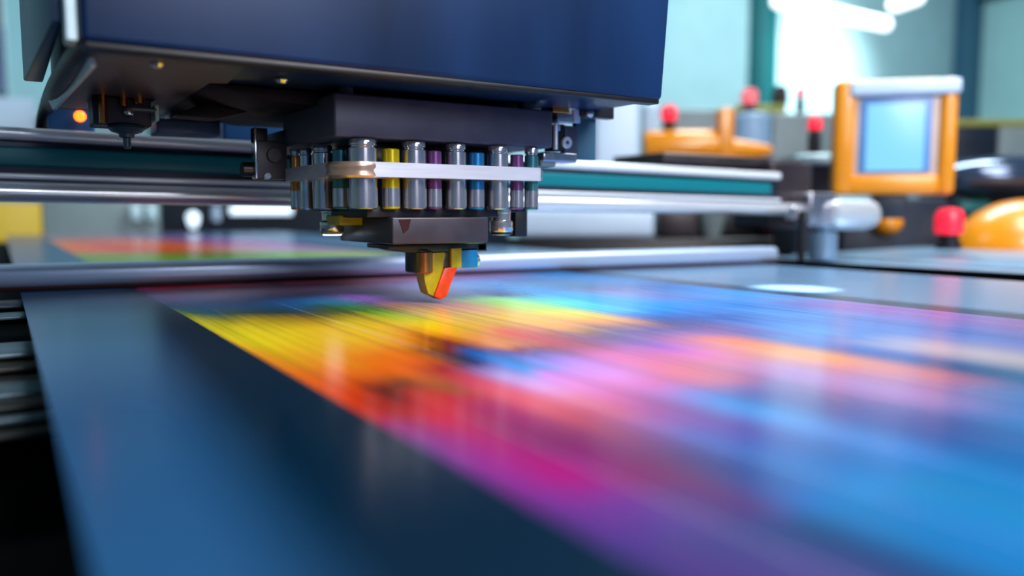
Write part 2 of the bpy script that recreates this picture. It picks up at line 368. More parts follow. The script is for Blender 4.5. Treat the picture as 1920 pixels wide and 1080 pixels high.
sheet = obj('printed_sheet', bm, print_material(), loc=(0, 0, 0))
tag(sheet, 'long glossy sheet with streaked rainbow print lying flat on the printer bed', 'printed sheet')

# ------------------------------------------------------------------ printer bed
bed = thing('printer_bed', 'dark flat printer bed with metal side rail and cross bars under the sheet', 'printer bed', (1.0, 1.0, FLOOR))
bm = B(); box(bm, S0+.006, S1+.01, .0, 6.55, -.035, -.0013, .004); obj('bed_plate', bm, M['basedark'], bed)
stb = thing('side_table', 'flat blue grey metal table right of the sheet beyond the black gap', 'table', (2.5, 1.0, FLOOR))
bm = B(); box(bm, S1+.012, 2.165, .0, 2.6, -.2, -.12); box(bm, 2.15, 2.165, .0, 2.6, -.14, -.001); obj('side_channel', bm, M['gapblack'], stb)
sr = B()
box(sr, 2.165, 2.36, .2, 1.9, -.06, -.004, .004); box(sr, 2.36, 2.40, .2, 1.9, -.06, -.012, .003)
obj('side_rail', sr, M['bed'], stb)
st = B(); prism(st, [Vector((2.40, .2, -.06)), Vector((2.40, on(1575, 474).y, -.06)), Vector((on(1780, 459).x, on(1780, 459).y, -.06)), Vector((on(1930, 467).x, on(1930, 467).y, -.06)), Vector((3.2, .2, -.06))], (0, 0, .06), .004)
obj('table_top', st, M['bed'], stb)
bm = B(); box(bm, .12, 1.9, .1, 6.4, FLOOR, -.036, .01); obj('base_cabinet', bm, M['basedark'], bed)
# cross bars seen at the left edge
for (p0, p1, z, mt) in ((562, 571, -.012, 'profile'), (584, 592, -.012, 'profile'), (640, 662, -.03, 'profile'), (668, 688, -.04, 'olivedark'), (690, 712, -.05, 'olivedark'), (713, 736, -.05, 'profile'), (742, 760, -.055, 'olivedark'), (775, 783, -.06, 'profile'), (785, 812, -.07, 'olivedark')):
    ya, yb = on(40, p1, z).y, on(40, p0, z).y
    bm = B(); box(bm, -1.2, S0+.1, ya, yb, z-.006, z, min(.002, (yb-ya)*.2)); obj('cross_bar', bm, M[mt], bed)
bm = B(); box(bm, -1.2, .11, .0, 2.4, -.5, -.16, .01); obj('lower_dark_fill', bm, M['gapblack'], bed)  # black cover added so no lit floor shows left of the bed

bm = B(); box(bm, -1.2, .115, 2.05, 6.4, -.3, -.04, .01); obj('far_cover', bm, M['gapblack'], bed)
bm = B(); box(bm, -1.2, .115, 1.25, 2.04, -.3, -.09, .01); obj('near_cover', bm, M['gapblack'], bed)

# pressure bar
pbar = thing('pressure_bar', 'satin metal roller bar lying across the sheet under the gantry', 'roller', (.97, 1.69, 0))
yaw = math.atan2(1.585-1.80, 1.96)
c = Vector((.97, 1.715, 0))
def RZ(bm_): bmesh.ops.rotate(bm_, cent=c, matrix=Matrix.Rotation(yaw, 3, 'Z'), verts=bm_.verts)
bm = B(); box(bm, -.5, 1.97, 1.695, 1.775, .006, .05, .016, 5); RZ(bm); obj('roller_body', bm, M['bar'], pbar)
bm = B(); box(bm, -.5, 1.97, 1.70, 1.77, .0, .009, .002); RZ(bm); obj('rubber_lip', bm, M['redline'], pbar)

# ------------------------------------------------------------------ gantry
YG = 1.72
gan = thing('gantry', 'long machine gantry with chrome rails and teal belt cover crossing above the sheet', 'gantry', (1.0, YG, 0))
TILT = 0.0125
def tilt(bm_):
    for v in bm_.verts: v.co.z -= TILT*(v.co.x)
bm = B(); box(bm, -.9, 2.12, YG-.005, YG+.07, .283, .306, .009, 4); tilt(bm); obj('top_rail', bm, M['rail'], gan)
bm = B(); box(bm, -.9, 2.13, YG+.012, YG+.10, .205, .284, .004); tilt(bm); obj('beam_body', bm, M['beam'], gan)
bm = B(); box(bm, -.9, 2.08, YG+.002, YG+.02, .236, .272, .005); tilt(bm); obj('belt_cover', bm, M['beltteal'], gan)
bm = B(); box(bm, -.9, 2.12, YG-.004, YG+.03, .213, .223, .004); tilt(bm); obj('lower_rail', bm, M['rail'], gan)
bm = B(); cyl(bm, (0, YG+.01, .19), .0195, -.9, 2.32, 'X', .004); tilt(bm); obj('guide_rod', bm, M['rod'], gan)
xa, xb = X(1462, YG), X(1566, YG)
bm = B()
box(bm, xa, xb-.08, YG+.035, YG+.2, .10, Zp(300, 1460, YG), .01)
box(bm, xa-.45, xb-.1, YG+.06, YG+.3, Zp(310, 1460, YG), Zp(292, 1440, YG), .008)
obj('end_block', bm, M['brownmach'], gan)
bm = B(); box(bm, X(1500, YG), X(1550, YG), YG-.04, YG+.05, Zp(425, 1530, YG), Zp(362, 1530, YG), .01); obj('rod_clamp', bm, M['steel'], gan)
kx, kz, kY = X(1548, YG-.03), Zp(402, 1590, YG-.03), YG-.03
bm = B(); lathe(bm, [(0, 0), (.03, 0), (.044, .01), (.052, .05), (.054, .2), (.048, .235), (.03, .25), (0, .252)], (kx, kY, kz), 'X'); kn = obj('tension_knob', bm, M['rod'], gan)
bm = B(); cyl(bm, (X(1505, YG-.05), YG-.05, 0), .012, 0.0, Zp(395, 1505, YG-.05)); obj('post', bm, M['black'], gan)
bm = B(); lathe(bm, [(0, 0), (.04, 0), (.044, .004), (.044, .085), (.03, .09), (.03, .1), (.046, .102), (.046, .112), (0, .114)], (X(1545, YG-.06), YG-.06, -.0), 'Z'); obj('foot_cup', bm, M['bed'], gan)
bm = B(); cyl(bm, (X(1484, YG-.05), YG-.05, 0), .018, Zp(412, 1484, YG), Zp(388, 1484, YG)); obj('cap_nut', bm, M['chrome'], gan)

# ------------------------------------------------------------------ carriage
K = .87
YC = 1.13
car = thing('print_carriage', 'dark navy print head carriage with rows of metal ink cylinders and pointed nozzle', 'print head', (.6, YC, .01))
# housing
YH = 1.0
hx0, hx1 = X(167, YH), at(1243, 188, YH).x
hz = at(1243, 188, YH).z
bm = B(); box(bm, hx0, hx1, YH, YH+.56, hz, .72, .008, 4)
for v in bm.verts:
    f = (v.co.z-hz)/.3
    if v.co.x > .5: v.co.x += .024*f
obj('housing', bm, M['navy'], car)
bm = B(); box(bm, hx0+.004, hx1-.004, YH+.004, YH+.03, hz-.006, hz+.002, .002); obj('lower_lip', bm, M['black'], car)
# side cover on the left
cz = .365
a = on(96, 40, cz); b_ = on(44, 152, cz)
bm = B(); prism(bm, [Vector((a.x, a.y, cz)), Vector((hx0-.012, a.y, cz)), Vector((hx0-.012, b_.y, cz)), Vector((b_.x, b_.y, cz))], (0, 0, .35), .003); obj('side_cover', bm, M['side'], car)
bm = B(); box(bm, hx0-.013, hx0-.001, YH+.012, YH+.05, hz+.002, .7, .002); obj('lit_face_strip', bm, M['strip'], car)  # pale strip painted for the lit left face of the housing
# chassis under the housing
zc = .333
A = on(186, 96, zc); Bp = on(106, 188, zc)
bm = B(); prism(bm, [Vector((A.x, A.y, zc)), Vector((X(470, A.y), A.y, zc)), Vector((X(470, A.y)+.05, Bp.y+.1, zc)), Vector((Bp.x, Bp.y+.1, zc))], (0, 0, .004)); obj('tray_plate', bm, M['tray'], car)
bm = B(); box(bm, hx0+.01, hx1-.05, YH+.07, YH+.66, zc+.003, hz+.004); obj('chassis', bm, M['chassis'], car)
bm = B(); prism(bm, [Vector((A.x-.006, A.y+.03, zc-.013)), Vector((A.x-.012, A.y+.03, zc+.004)), Vector((Bp.x-.014, Bp.y, zc+.004)), Vector((Bp.x-.006, Bp.y, zc-.016))], (.006, 0, .001)); obj('edge_trim', bm, M['strip'], car)
bm = B(); box(bm, A.x+.005, X(470, A.y), A.y-.02, A.y+.012, zc-.001, zc+.006, .002); obj('cross_rib', bm, M['tray'], car)
# dark belly between tray and head
bm = B()
pr = [at(455, 130, 1.2), at(1010, 190, 1.2), at(1010, 222, 1.2), at(560, 200, 1.2), at(520, 192, 1.2)]
prism(bm, [Vector((X(400, 1.2), 1.2, zc)), Vector((X(1030, 1.2), 1.2, zc)), Vector((X(1030, 1.2), 1.2, zc-.016)), Vector((X(560, 1.2), 1.2, zc-.02)), Vector((X(470, 1.2), 1.2, zc-.012))], (0, .36, 0), .002)
obj('belly_plate', bm, M['chassis'], car)
bm = B()
prism(bm, [at(330, 215, 1.36), at(415, 178, 1.36), at(560, 150, 1.36), at(560, 190, 1.36), at(490, 205, 1.36), at(410, 222, 1.36)], (0, .06, 0), .003)
obj('belly_arm', bm, M['chassis'], car)
for (px_, py_) in ((295, 122), (528, 152)):
    p = on(px_, py_, zc-.002)
    bm = B(); lathe(bm, [(0, .004), (.008, .004), (.009, .001), (.006, -.003), (0, -.004)], (p.x, p.y, zc-.002)); obj('screw', bm, M['chrome'], car)
# head block
hbx0, hbx1 = X(630, YC), X(1036, YC)
hb0, hb1 = at(635, 256, YC).z, at(635, 173, YC).z
bm = B(); box(bm, hbx0, hbx1, YC, YC+.25, hb0, hb1, .004); obj('head_block', bm, M['head'], car)
for (px_, py_) in ((648, 165), (985, 200)):
    bm = B(); p = at(px_, py_, YC+.03); cyl(bm, (p.x, YC+.03, 0), .013, hb1, hb1+.016); obj('mount_stud', bm, M['darksteel'], car)
# clamp plate with rounded corners
pz0, pz1 = at(684, 331, YC-.02).z, at(684, 303, YC-.02).z
bm = B()
x0, x1, y0, y1, r = X(534, YC+.24), X(1013, YC-.02), YC-.025, YC+.24, .045
pts = []
for (cx, cy, a0, rr) in ((x0+r, y0+r, PI, r), (x1-.006, y0+.006, 1.5*PI, .006), (x1-.006, y1-.006, 0, .006), (x0+.01, y1-.01, .5*PI, .01)):
    for k in range(9):
        th = a0+k*PI/16; pts.append(Vector((cx+rr*math.cos(th), cy+rr*math.sin(th), pz0)))
prism(bm, pts, (0, 0, pz1-pz0)); obj('clamp_plate', bm, M['plate'], car)
bm = B(); p = at(1022, 330, YC); box(bm, x1+.001, x1+.012, YC-.01, YC+.03, pz0+.001, pz1-.001, .002); obj('plate_latch', bm, M['chrome'], car)
bm = B(); p = at(612, 316, YC); lathe(bm, [(0, -.0125), (.045, -.0125), (.0466, -.009), (.0458, -.004), (.0458, 0), (.0466, .003), (.0466, .007), (.045, .0108), (0, .0108)], (x0+r, y0+r, (pz0+pz1)/2)); obj('corner_collar', bm, M['warm'], car, label='warm reflecting steel collar set in the rounded corner')
# ink cylinders: front row
zt_big, zt_small, zbot = .2595, .2475, .1563
Ytube = YC+.008
def cylinder(px_, wpx, big, mt, Y=None, zb=zbot, dz=0.0):
    Y = Ytube if Y is None else Y
    r = wpx/2*(Y/ray(px_, 400).y)/FPX
    xx = X(px_, Y); yy = Y
    zt = (zt_big if big else zt_small)+dz
    bm_ = B(); cyl(bm_, (xx, yy, 0), r, zb, zt-(.012 if big else 0), 'Z', .0015)
    o = obj('ink_cylinder', bm_, M[mt], car)
    if big:
        bm_ = B(); lathe(bm_, [(0, zt-.0115), (r*.86, zt-.0115), (r*.86, zt-.0095), (r*.97, zt-.0085), (r*.98, zt-.003), (r*.9, zt), (0, zt)], (xx, yy, 0)); obj('cap', bm_, M['chrome'], o)
    bm_ = B(); lathe(bm_, [(r*.9, zb+.004), (r*1.03, zb+.004), (r*1.03, pz0-.0155), (r*.9, pz0-.0155), (r*.9, zb+.004)], (xx, yy, 0)); obj('sleeve', bm_, M['steel'], o)
    return o
for (px_, w_, big, mt) in ((682, 53, 1, 'steel'), (734, 33, 0, 'yel'), (777, 46, 1, 'steel'), (815, 28, 0, 'vio'), (855, 40, 1, 'steel'), (893, 31, 0, 'cyan'), (933, 40, 1, 'steel'), (969, 25, 0, 'vio'), (996, 26, 1, 'teal')):
    cylinder(px_, w_, big, mt)
# left flank row going back
for (px_, w_, big, mt, dx) in ((640, 30, 0, 'teal', .034), (607, 37, 1, 'steel', .032), (576, 26, 1, 'chrome', .027), (556, 20, 1, 'brass', .018)):
    Y = (x0+dx)*ray(px_, 400).y/ray(px_, 400).x
    cylinder(px_, w_, big, mt, Y)
bm = B(); box(bm, x0+.075, x1-.03, YC+.06, YC+.2, zbot+.001, hb0-.001, .002); obj('gap_blocker', bm, M['black'], car)  # black block added to stop light showing between the cylinders
# lower block and flange
lz0, lz1 = at(735, 459, YC).z, at(735, 407, YC).z
bm = B(); box(bm, X(735, YC), X(916, YC), YC, YC+.225, lz0, lz1, .003); obj('nozzle_block', bm, M['lower'], car)
bm = B(); box(bm, X(720, YC)-.02, X(950, YC), YC+.02, YC+.215, lz1-.001, zbot+.006, .002); obj('spacer', bm, M['black'], car)
bm = B(); lathe(bm, [(0, lz1-.002), (.024, lz1-.002), (.02, lz1+.004), (.02, zbot), (0, zbot)], (X(668, YC+.13), YC+.13, 0)); obj('neck_collar', bm, M['olive'], car, label='olive yellow collar above the block')
bm = B(); box(bm, X(668, YC+.1)-.022, X(668, YC+.1)+.024, YC+.12, YC+.2, lz1-.014, lz1+.003, .003); obj('collar_bracket', bm, M['olive'], car)
bm = B(); p = at(760, 425, YC); prism(bm, [at(748, 412, YC-.001), at(771, 411, YC-.001), at(766, 430, YC-.001), at(757, 438, YC-.001)], (0, .003, 0)); obj('warning_mark', bm, M['redline'], car, label='small dark red triangular mark')
fz = at(735, 471, YC+.06).z
YN = YC+.06
bm = B(); prism(bm, [at(728, 459, YN), at(728, 467, YN), at(752, 470, YN), at(765, 474, YN), at(912, 470, YN), at(912, 456, YN)], (0, .09, 0), .0015); obj('flange', bm, M['black'], car)
bm = B(); p = at(790, 490, YN+.01); q0, q1 = at(790, 511, YN).z, at(790, 472, YN).z; cyl(bm, (p.x, YN+.02, 0), .0225, q0, q1+.004, 'Z', .002); nz_ = obj('nozzle_sleeve', bm, M['darksteel'], car)
bm = B(); cyl(bm, (at(797, 490, YN).x, YN+.006, 0), .0155, q0-.001, q1, 'Z', .0015); obj('sleeve_front', bm, M['brass'], nz_)
bm = B(); prism(bm, [at(812, 474, YN), at(835, 473, YN), at(831, 505, YN), at(814, 556, YN), at(803, 551, YN), at(797, 530, YN), at(794, 510, YN)], (0, .03, 0), .0012); obj('nozzle_blade', bm, M['olive'], car, label='olive yellow pointed nozzle blade')
bm = B(); prism(bm, [at(834, 503, YN-.004), at(859, 499, YN-.004), at(845, 535, YN-.004), at(838, 556, YN-.004), at(826, 562, YN-.004), at(814, 556, YN-.004)], (0, .026, 0), .0012); obj('nozzle_blade', bm, M['redblade'], car, label='orange red pointed nozzle blade')
bm = B(); prism(bm, [at(834, 473, YN+.002), at(846, 472, YN+.002), at(842, 503, YN+.002), at(831, 503, YN+.002)], (0, .02, 0), .001); obj('nozzle_web', bm, M['brownmach'], car)
bm = B(); box(bm, X(844, YN), X(863, YN), YN-.004, YN+.03, at(850, 503, YN).z, at(850, 465, YN).z, .0015); obj('nozzle_clip', bm, M['olive'], car)
bm = B(); box(bm, X(863.5, YN), X(896, YN), YN, YN+.04, at(880, 502, YN).z, at(880, 464, YN).z, .002); obj('nozzle_valve', bm, M['bluebit'], car)
bm = B(); p = at(899, 489, YN); cyl(bm, (X(896, YN), YN+.012, p.z), .011, 0, .006, 'X', .001); obj('valve_cap', bm, M['chrome'], car)
bm = B(); box(bm, X(895, YN), X(913, YN), YN+.0, YN+.04, at(905, 471, YN).z, at(905, 456, YN).z, .002); obj('valve_lug', bm, M['darksteel'], car)
# lamps on both flanks
def lamp(px_, Y, lit):
    x = X(px_, Y); zt = at(px_, 396, Y).z; zb = at(px_, 441, Y).z; h = zt-zb
    r = 22*(Y/ray(px_, 420).y)/FPX
    b0 = B(); lathe(b0, [(0, zb+.12*h), (r*.9, zb+.12*h), (r, zb+.2*h), (r, zb+.36*h), (r*.93, zb+.38*h), (r, zb+.4*h), (r, zb+.54*h), (r*.9, zb+.6*h), (r*.8, zb+.62*h), (r*.8, zb+.9*h), (r*.85, zb+.93*h), (r*.85, zt+.006), (0, zt+.006)], (x, Y, 0))
    o = obj('curing_lamp' if lit else 'sensor', b0, M['chrome'], car)
    b0 = B(); lathe(b0, [(0, zb), (r*.72, zb), (r*.8, zb+.03*h), (r*.8, zb+.12*h), (0, zb+.12*h)], (x, Y, 0)); obj('lens', b0, M['uv'] if lit else M['steel'], o)
    b0 = B(); lathe(b0, [(r*.78, zb+.04*h), (r*.95, zb+.04*h), (r*.95, zb+.125*h), (r*.78, zb+.125*h), (r*.78, zb+.04*h)], (x, Y, 0)); obj('lens_ring', b0, M['olive'] if lit else M['darksteel'], o)
    return Vector((x, Y, zb))
LP = lamp(622, YC+.19, True)
lamp(940, YC+.03, False)
bm = B(); box(bm, X(590, YC+.19), X(655, YC+.17), YC+.15, YC+.23, LP.z+.041, zbot+.003, .002); obj('lamp_bracket', bm, M['black'], car)
bm = B(); box(bm, X(918, YC+.05), X(968, YC+.05), YC+.02, YC+.1, at(940, 398, YC+.03).z, zbot+.004, .002); obj('sensor_bracket', bm, M['black'], car)
bm = B(); box(bm, X(955, YC+.09), X(978, YC+.09), YC+.07, YC+.13, at(940, 443, YC+.09).z, zbot+.004, .002); obj('rear_stay', bm, M['black'], car)
# right bracket cluster
YB = YC+.045
bm = B(); box(bm, X(1079, YB), X(1116, YB), YB, YB+.012, at(1100, 300, YB).z, at(1100, 222, YB).z, .001); obj('bracket_plate', bm, M['bluecol'], car)
bm = B(); box(bm, X(1080, YB), X(1142, YB), YB-.012, YB+.01, at(1110, 222, YB).z, at(1110, 196, YB).z, .002); ba = obj('bracket_arm', bm, M['darksteel'], car)
bm = B(); p = at(1106, 213, YB-.014); ball(bm, (p.x, YB-.012, p.z), .0085); obj('arm_bolt', bm, M['chrome'], ba)
bm = B(); box(bm, X(1031, YB), X(1062, YB), YB-.008, YB+.03, at(1050, 213, YB).z, at(1050, 194, YB).z, .002); obj('copper_block', bm, M['brass'], car)
bm = B(); box(bm, X(1060, YB), X(1070, YB), YB-.01, YB+.02, at(1065, 206, YB).z, at(1065, 192, YB).z, .001); obj('terminal', bm, M['chrome'], car)
bm = B(); box(bm, X(1040, YB), X(1075, YB), YB-.006, YB+.03, at(1060, 231, YB).z, at(1060, 214, YB).z, .002); obj('clamp_jaw', bm, M['steel'], car)
bm = B(); box(bm, X(1070, YB), X(1082, YB), YB-.008, YB+.0, at(1075, 231, YB).z, at(1075, 194, YB).z, .001); obj('clamp_jaw', bm, M['plate'], car)
bm = B(); cyl(bm, (X(1035, YB), YB-.01, 0), .0042, at(1035, 281, YB).z, at(1035, 231, YB).z); obj('guide_pin', bm, M['plate'], car)
bm = B(); box(bm, X(1056, YB), X(1080, YB), YB-.004, YB+.012, at(1065, 300, YB).z, at(1065, 236, YB).z, .002); obj('washer_plate', bm, M['head'], car)
bm = B(); p = at(1065, 267, YB-.012); lathe(bm, [(.0035, 0), (.0095, 0), (.0105, .001), (.0105, .006), (.0095, .007), (.0035, .007), (.0035, 0)], (p.x, YB-.011, p.z), 'Y'); wa = obj('washer', bm, M['plate'], car)
bm = B(); cyl(bm, (p.x, YB-.006, p.z), .0034, 0, .004, 'Y'); obj('washer_screw', bm, M['black'], wa)
bm = B(); box(bm, X(1038, YB), X(1056, YB), YB-.004, YB+.03, at(1045, 283, YB).z, at(1045, 233, YB).z, .001); obj('bracket_core', bm, M['black'], car)
bm = B(); p = at(1046, 240, YB-.006); box(bm, p.x-.005, p.x+.005, YB-.007, YB-.003, p.z-.005, p.z+.005, .001); obj('blue_tag', bm, M['drum'], car)
bm = B(); box(bm, X(1015, YB), X(1078, YB), YB-.006, YB+.04, at(1040, 304, YB).z, at(1040, 286, YB).z, .003); obj('bracket_foot', bm, M['steel'], car)
bm = B(); box(bm, X(1014, YB), X(1042, YB), YB+.0, YB+.5, at(1030, 312, YB).z, at(1030, 300, YB).z, .002); obj('slide_arm', bm, M['greybox'], car)
# left bracket cluster
YL = YC+.24
bm = B(); box(bm, X(480, YL), X(506, YL), YL, YL+.02, at(490, 268, YL).z, at(490, 240, YL).z, .001); obj('bracket_tab', bm, M['black'], car)
bm = B(); box(bm, X(483, YL), X(540, YL), YL-.004, YL+.03, at(510, 336, YL).z, at(510, 265, YL).z, .002); bb = obj('bracket_block', bm, M['lower'], car)
bm = B(); p = at(514, 291, YL-.006); cyl(bm, (p.x, YL-.01, p.z), .0125, 0, .008, 'Y', .001); obj('bracket_bolt', bm, M['darksteel'], bb)
bm = B(); p = at(501, 330, YL-.006); cyl(bm, (p.x, YL-.01, p.z), .0062, 0, .008, 'Y', .001); obj('bracket_screw', bm, M['chrome'], bb)
bm = B(); cyl(bm, (X(461, YL), YL+.02, at(472, 316, YL).z), .0125, 0, .03, 'X', .001); obj('bracket_stub', bm, M['darksteel'], car)
bm = B(); box(bm, X(480, YL), X(485, YL), YL-.005, YL+.02, at(490, 335, YL).z, at(490, 240, YL).z, .001); obj('bracket_edge', bm, M['chrome'], car)
bm = B(); box(bm, X(535, YL), hbx0+.08, YL-.004, YL+.14, hb0+.002, hb0+.03, .002); obj('bracket_beam', bm, M['black'], car)
# left mechanism hanging below the tray
YM = 1.42
bm = B(); box(bm, X(183, YM), X(292, YM), YM, YM+.07, at(240, 236, YM).z, at(240, 178, YM).z, .004); mo = obj('feed_motor', bm, M['lower'], car)
bm = B(); box(bm, X(180, YM), X(300, YM), YM-.006, YM+.08, at(240, 186, YM).z, at(240, 162, YM).z, .004)
for px_ in (196, 216, 240): cyl(bm, (X(px_, YM), YM+.01, 0), .008, at(240, 163, YM).z, zc)
obj('motor_flange', bm, M['chassis'], car)
for (px_, p0, p1, mt, r) in ((202, 232, 178, 'brass', .0062), (241, 200, 176, 'brass', .006), (270, 196, 170, 'brass', .009)):
    bm = B(); cyl(bm, (X(px_, YM-.012), YM-.01, 0), r, at(px_, p0, YM-.01).z, at(px_, p1, YM-.01).z); obj('motor_pin', bm, M[mt], mo)
bm = B(); p = at(241, 210, YM-.012); ball(bm, (p.x, YM-.008, p.z), .0085); obj('motor_knob', bm, M['chrome'], mo)
bm = B(); p = at(278, 207, YM); cyl(bm, (X(247, YM), YM-.008, p.z), .0042, 0, X(300, YM)-X(247, YM), 'X'); obj('motor_shaft', bm, M['profile'], mo)
bm = B(); box(bm, X(296, YM), X(304, YM), YM-.012, YM+.04, at(300, 228, YM).z, at(300, 198, YM).z, .002); obj('shaft_plate', bm, M['strip'], mo)
bm = B(); z1 = at(245, 236, YM).z
lathe(bm, [(0, z1), (.026, z1), (.028, z1-.004), (.022, z1-.010), (.012, z1-.013), (.011, z1-.018), (.006, z1-.02), (.006, z1-.033), (.004, z1-.036), (0, z1-.036)], (X(245, YM), YM+.005, 0)); obj('motor_foot', bm, M['profile'], mo)
bm = B(); box(bm, X(300, YM+.12), X(420, YM+.12), YM+.12, YM+.2, at(360, 252, YM+.12).z, at(360, 225, YM+.12).z, .004)
box(bm, X(330, YM+.12), X(420, YM+.12), YM+.14, YM+.2, at(360, 228, YM+.12).z, at(360, 205, YM+.12).z, .004); obj('valve_bank', bm, M['side'], car)

# black hose
bm = B(); hs = [on(172, 74, .345), on(140, 112, .338), on(108, 160, .335), at(90, 196, 1.75), at(80, 240, 1.9), at(80, 310, 1.95)]
sweep(bm, hs, .0135)
hose = obj('cable_hose', bm, M['black']); tag(hose, 'thick black hose curving down beside the left end of the carriage', 'hose')

# ------------------------------------------------------------------ background right
def D(px, py, d): return EYE+ray(px, py)*d
def facing(px): return Matrix.Rotation(-math.atan((px-960)/FPX)*1.0-YAW, 4, 'Z')
# terminal
d = 3.0
pc = D(1675, 258, d); wW = 212/FPX*d; hH = 214/FPX*d
T = Matrix.Translation(pc) @ Matrix.Rotation(-YAW-math.radians(14), 4, 'Z')
term = thing('control_terminal', 'orange framed control terminal with glowing pale blue screen', 'control panel', (pc.x, pc.y, pc.z-hH/2))
bm = B(); 
for (a, b_, c_, e) in ((-wW/2, -wW/2+.075, -hH/2, hH/2), (wW/2-.06, wW/2, -hH/2, hH/2), (-wW/2+.05, wW/2-.05, -hH/2, -hH/2+.075), (-wW/2+.05, wW/2-.05, hH/2-.06, hH/2)):
    box(bm, a, b_, -.03, .07, c_, e, .02, 3, rot=T)
obj('frame', bm, M['orange'], term)
bm = B(); box(bm, -wW/2+.05, wW/2-.04, -.012, .05, -hH/2+.05, hH/2-.04, .008, rot=T); obj('bezel', bm, M['cream'], term)
bm = B(); box(bm, -wW/2+.09, wW/2-.085, -.018, .03, -hH/2+.082, hH/2-.068, .006, rot=T); obj('screen_rim', bm, M['screenedge'], term)
bm = B(); box(bm, -wW/2+.115, wW/2-.11, -.022, .02, -hH/2+.09, hH/2-.09, .004, rot=T); obj('screen', bm, M['screen'], term)
bm = B(); box(bm, -.06, .06, .0, .06, -hH/2-.09, -hH/2+.02, .01, rot=T); obj('stand_neck', bm, M['darkmach'], term)
bm = B(); box(bm, -wW/2+.05, wW/2+.003, -.045, .02, hH/2-.062, hH/2-.006, .012, rot=T); obj('top_glare_bar', bm, M['white'], term, label='white bar standing in for glare over the screen')  # white bar standing in for the glare along the top
# console below the terminal
def D2(px, py, d): return D(px, py, d)
def panel(name, px0, px1, py0, py1, d, depth, mt, label=None, cat=None, r=.02, parent=None, rotadd=0.0, toground=False, group=None):
    p = D((px0+px1)/2, (py0+py1)/2, d); w_ = (px1-px0)/FPX*d/2; h_ = (py1-py0)/FPX*d/2
    R = Matrix.Translation(p) @ Matrix.Rotation(-YAW-rotadd, 4, 'Z')
    z0 = (FLOOR-p.z) if toground else -h_
    b0 = B(); box(b0, -w_, w_, 0, depth, z0, h_, r, rot=R)
    o = obj(name, b0, M[mt], parent)
    if parent is None: tag(o, label, cat, group)
    return o
def gbox(name, px0, px1, py0, py1, Y, dep, mt, parent, r=.006):
    b0 = B(); box(b0, X(px0, Y), X(px1, Y), Y, Y+dep, at((px0+px1)/2, py1, Y).z, at((px0+px1)/2, py0, Y).z, r)
    return obj(name, b0, M[mt], parent)
con = panel('machine_console', 1577, 1780, 372, 470, 3.6, .25, 'darkmach', 'dark machine console carrying the orange control terminal', 'machine', toground=True)
b0 = B(); p = D(1662, 418, 3.58); ball(b0, p, 30/FPX*3.4, .8); o = obj('orange_cap', b0, M['orange'], con)
# black bench and what stands on it
DB = 3.9
panel('machine_bench', 950, 1475, 447, 480, DB, .3, 'black', 'black machine bench behind the pressure bar carrying the white cabinet', 'bench', toground=True, r=.01)
wc = thing('white_cabinet', 'pale blue white cabinet standing behind the carriage bracket', 'cabinet', D(1090, 446, DB+.02))
panel('base_box', 972, 1228, 392, 446.5, DB+.02, .2, 'white', parent=wc, r=.03)
panel('tower', 1114, 1200, 180, 395, DB+.06, .14, 'white', parent=wc, r=.03)
panel('machine_cabinet', 1236, 1312, 388, 446.5, DB+.02, .2, 'brownmach', 'dark brown cabinet under the rods right of the white box', 'machine')
dv = panel('drive_unit', 1318, 1470, 392, 446, DB+.1, .15, 'black', 'black drive unit under the guide rod with pale funnel in front', 'machine')
b0 = B(); p = D(1333, 446, DB+.07); lathe(b0, [(0, 0), (.04, 0), (.045, .01), (.07, .11), (.075, .13), (0, .13)], p); obj('funnel', b0, M['greybox'], dv)
b0 = B(); p = D(1437, 420, DB+.08); cyl(b0, p, .03, -.06, .06); obj('red_capacitor', b0, M['redline'], dv)
# orange arm machine on its dark body
DA = 4.5
panel('machine_housing', 1255, 1500, 309, 470, DA, .5, 'brownmach', 'dark brown machine body below the orange arm', 'machine', toground=True, r=.03)
om = thing('robot_arm', 'orange rounded machine arm lying behind the right end of the gantry', 'robot arm', D(1300, 305, DA+.15))
R0 = Matrix.Rotation(-YAW, 4, 'Z') @ AX['X']
dA = DA+.15
p = D(1206, 276, dA); r_ = 32/FPX*dA
b0 = B(); lathe(b0, [(0, 0), (r_*.8, 0), (r_, .04), (r_*1.02, .41), (r_*.9, .46), (0, .47)], p, rot=R0); obj('arm_body', b0, M['orange'], om)
p = D(1335, 283, dA); b0 = B(); lathe(b0, [(0, 0), (r_*.85, 0), (r_*.8, .08), (r_*.5, .25), (r_*.3, .34), (0, .355)], p, rot=R0); obj('arm_cone', b0, M['orange'], om)
b0 = B(); box(b0, -.045, .045, -.05, .08, -.05, .28, .02, rot=Matrix.Translation(D(1358, 296, dA-.05)) @ Matrix.Rotation(-YAW, 4, 'Z')); obj('arm_post', b0, M['orange'], om)
ped = panel('lamp_pedestal', 1490, 1568, 290, 470, 3.45, .3, 'darkmach', 'dark pedestal below the red lamp left of the terminal', 'pedestal', toground=True)
b0 = B(); p = D(1532, 300, 3.44); lathe(b0, [(0, -.02), (.09, -.02), (.1, -.01), (.1, .012), (.08, .022), (0, .022)], p); obj('round_tray', b0, M['strip'], ped)  # round tray sunk into the pedestal
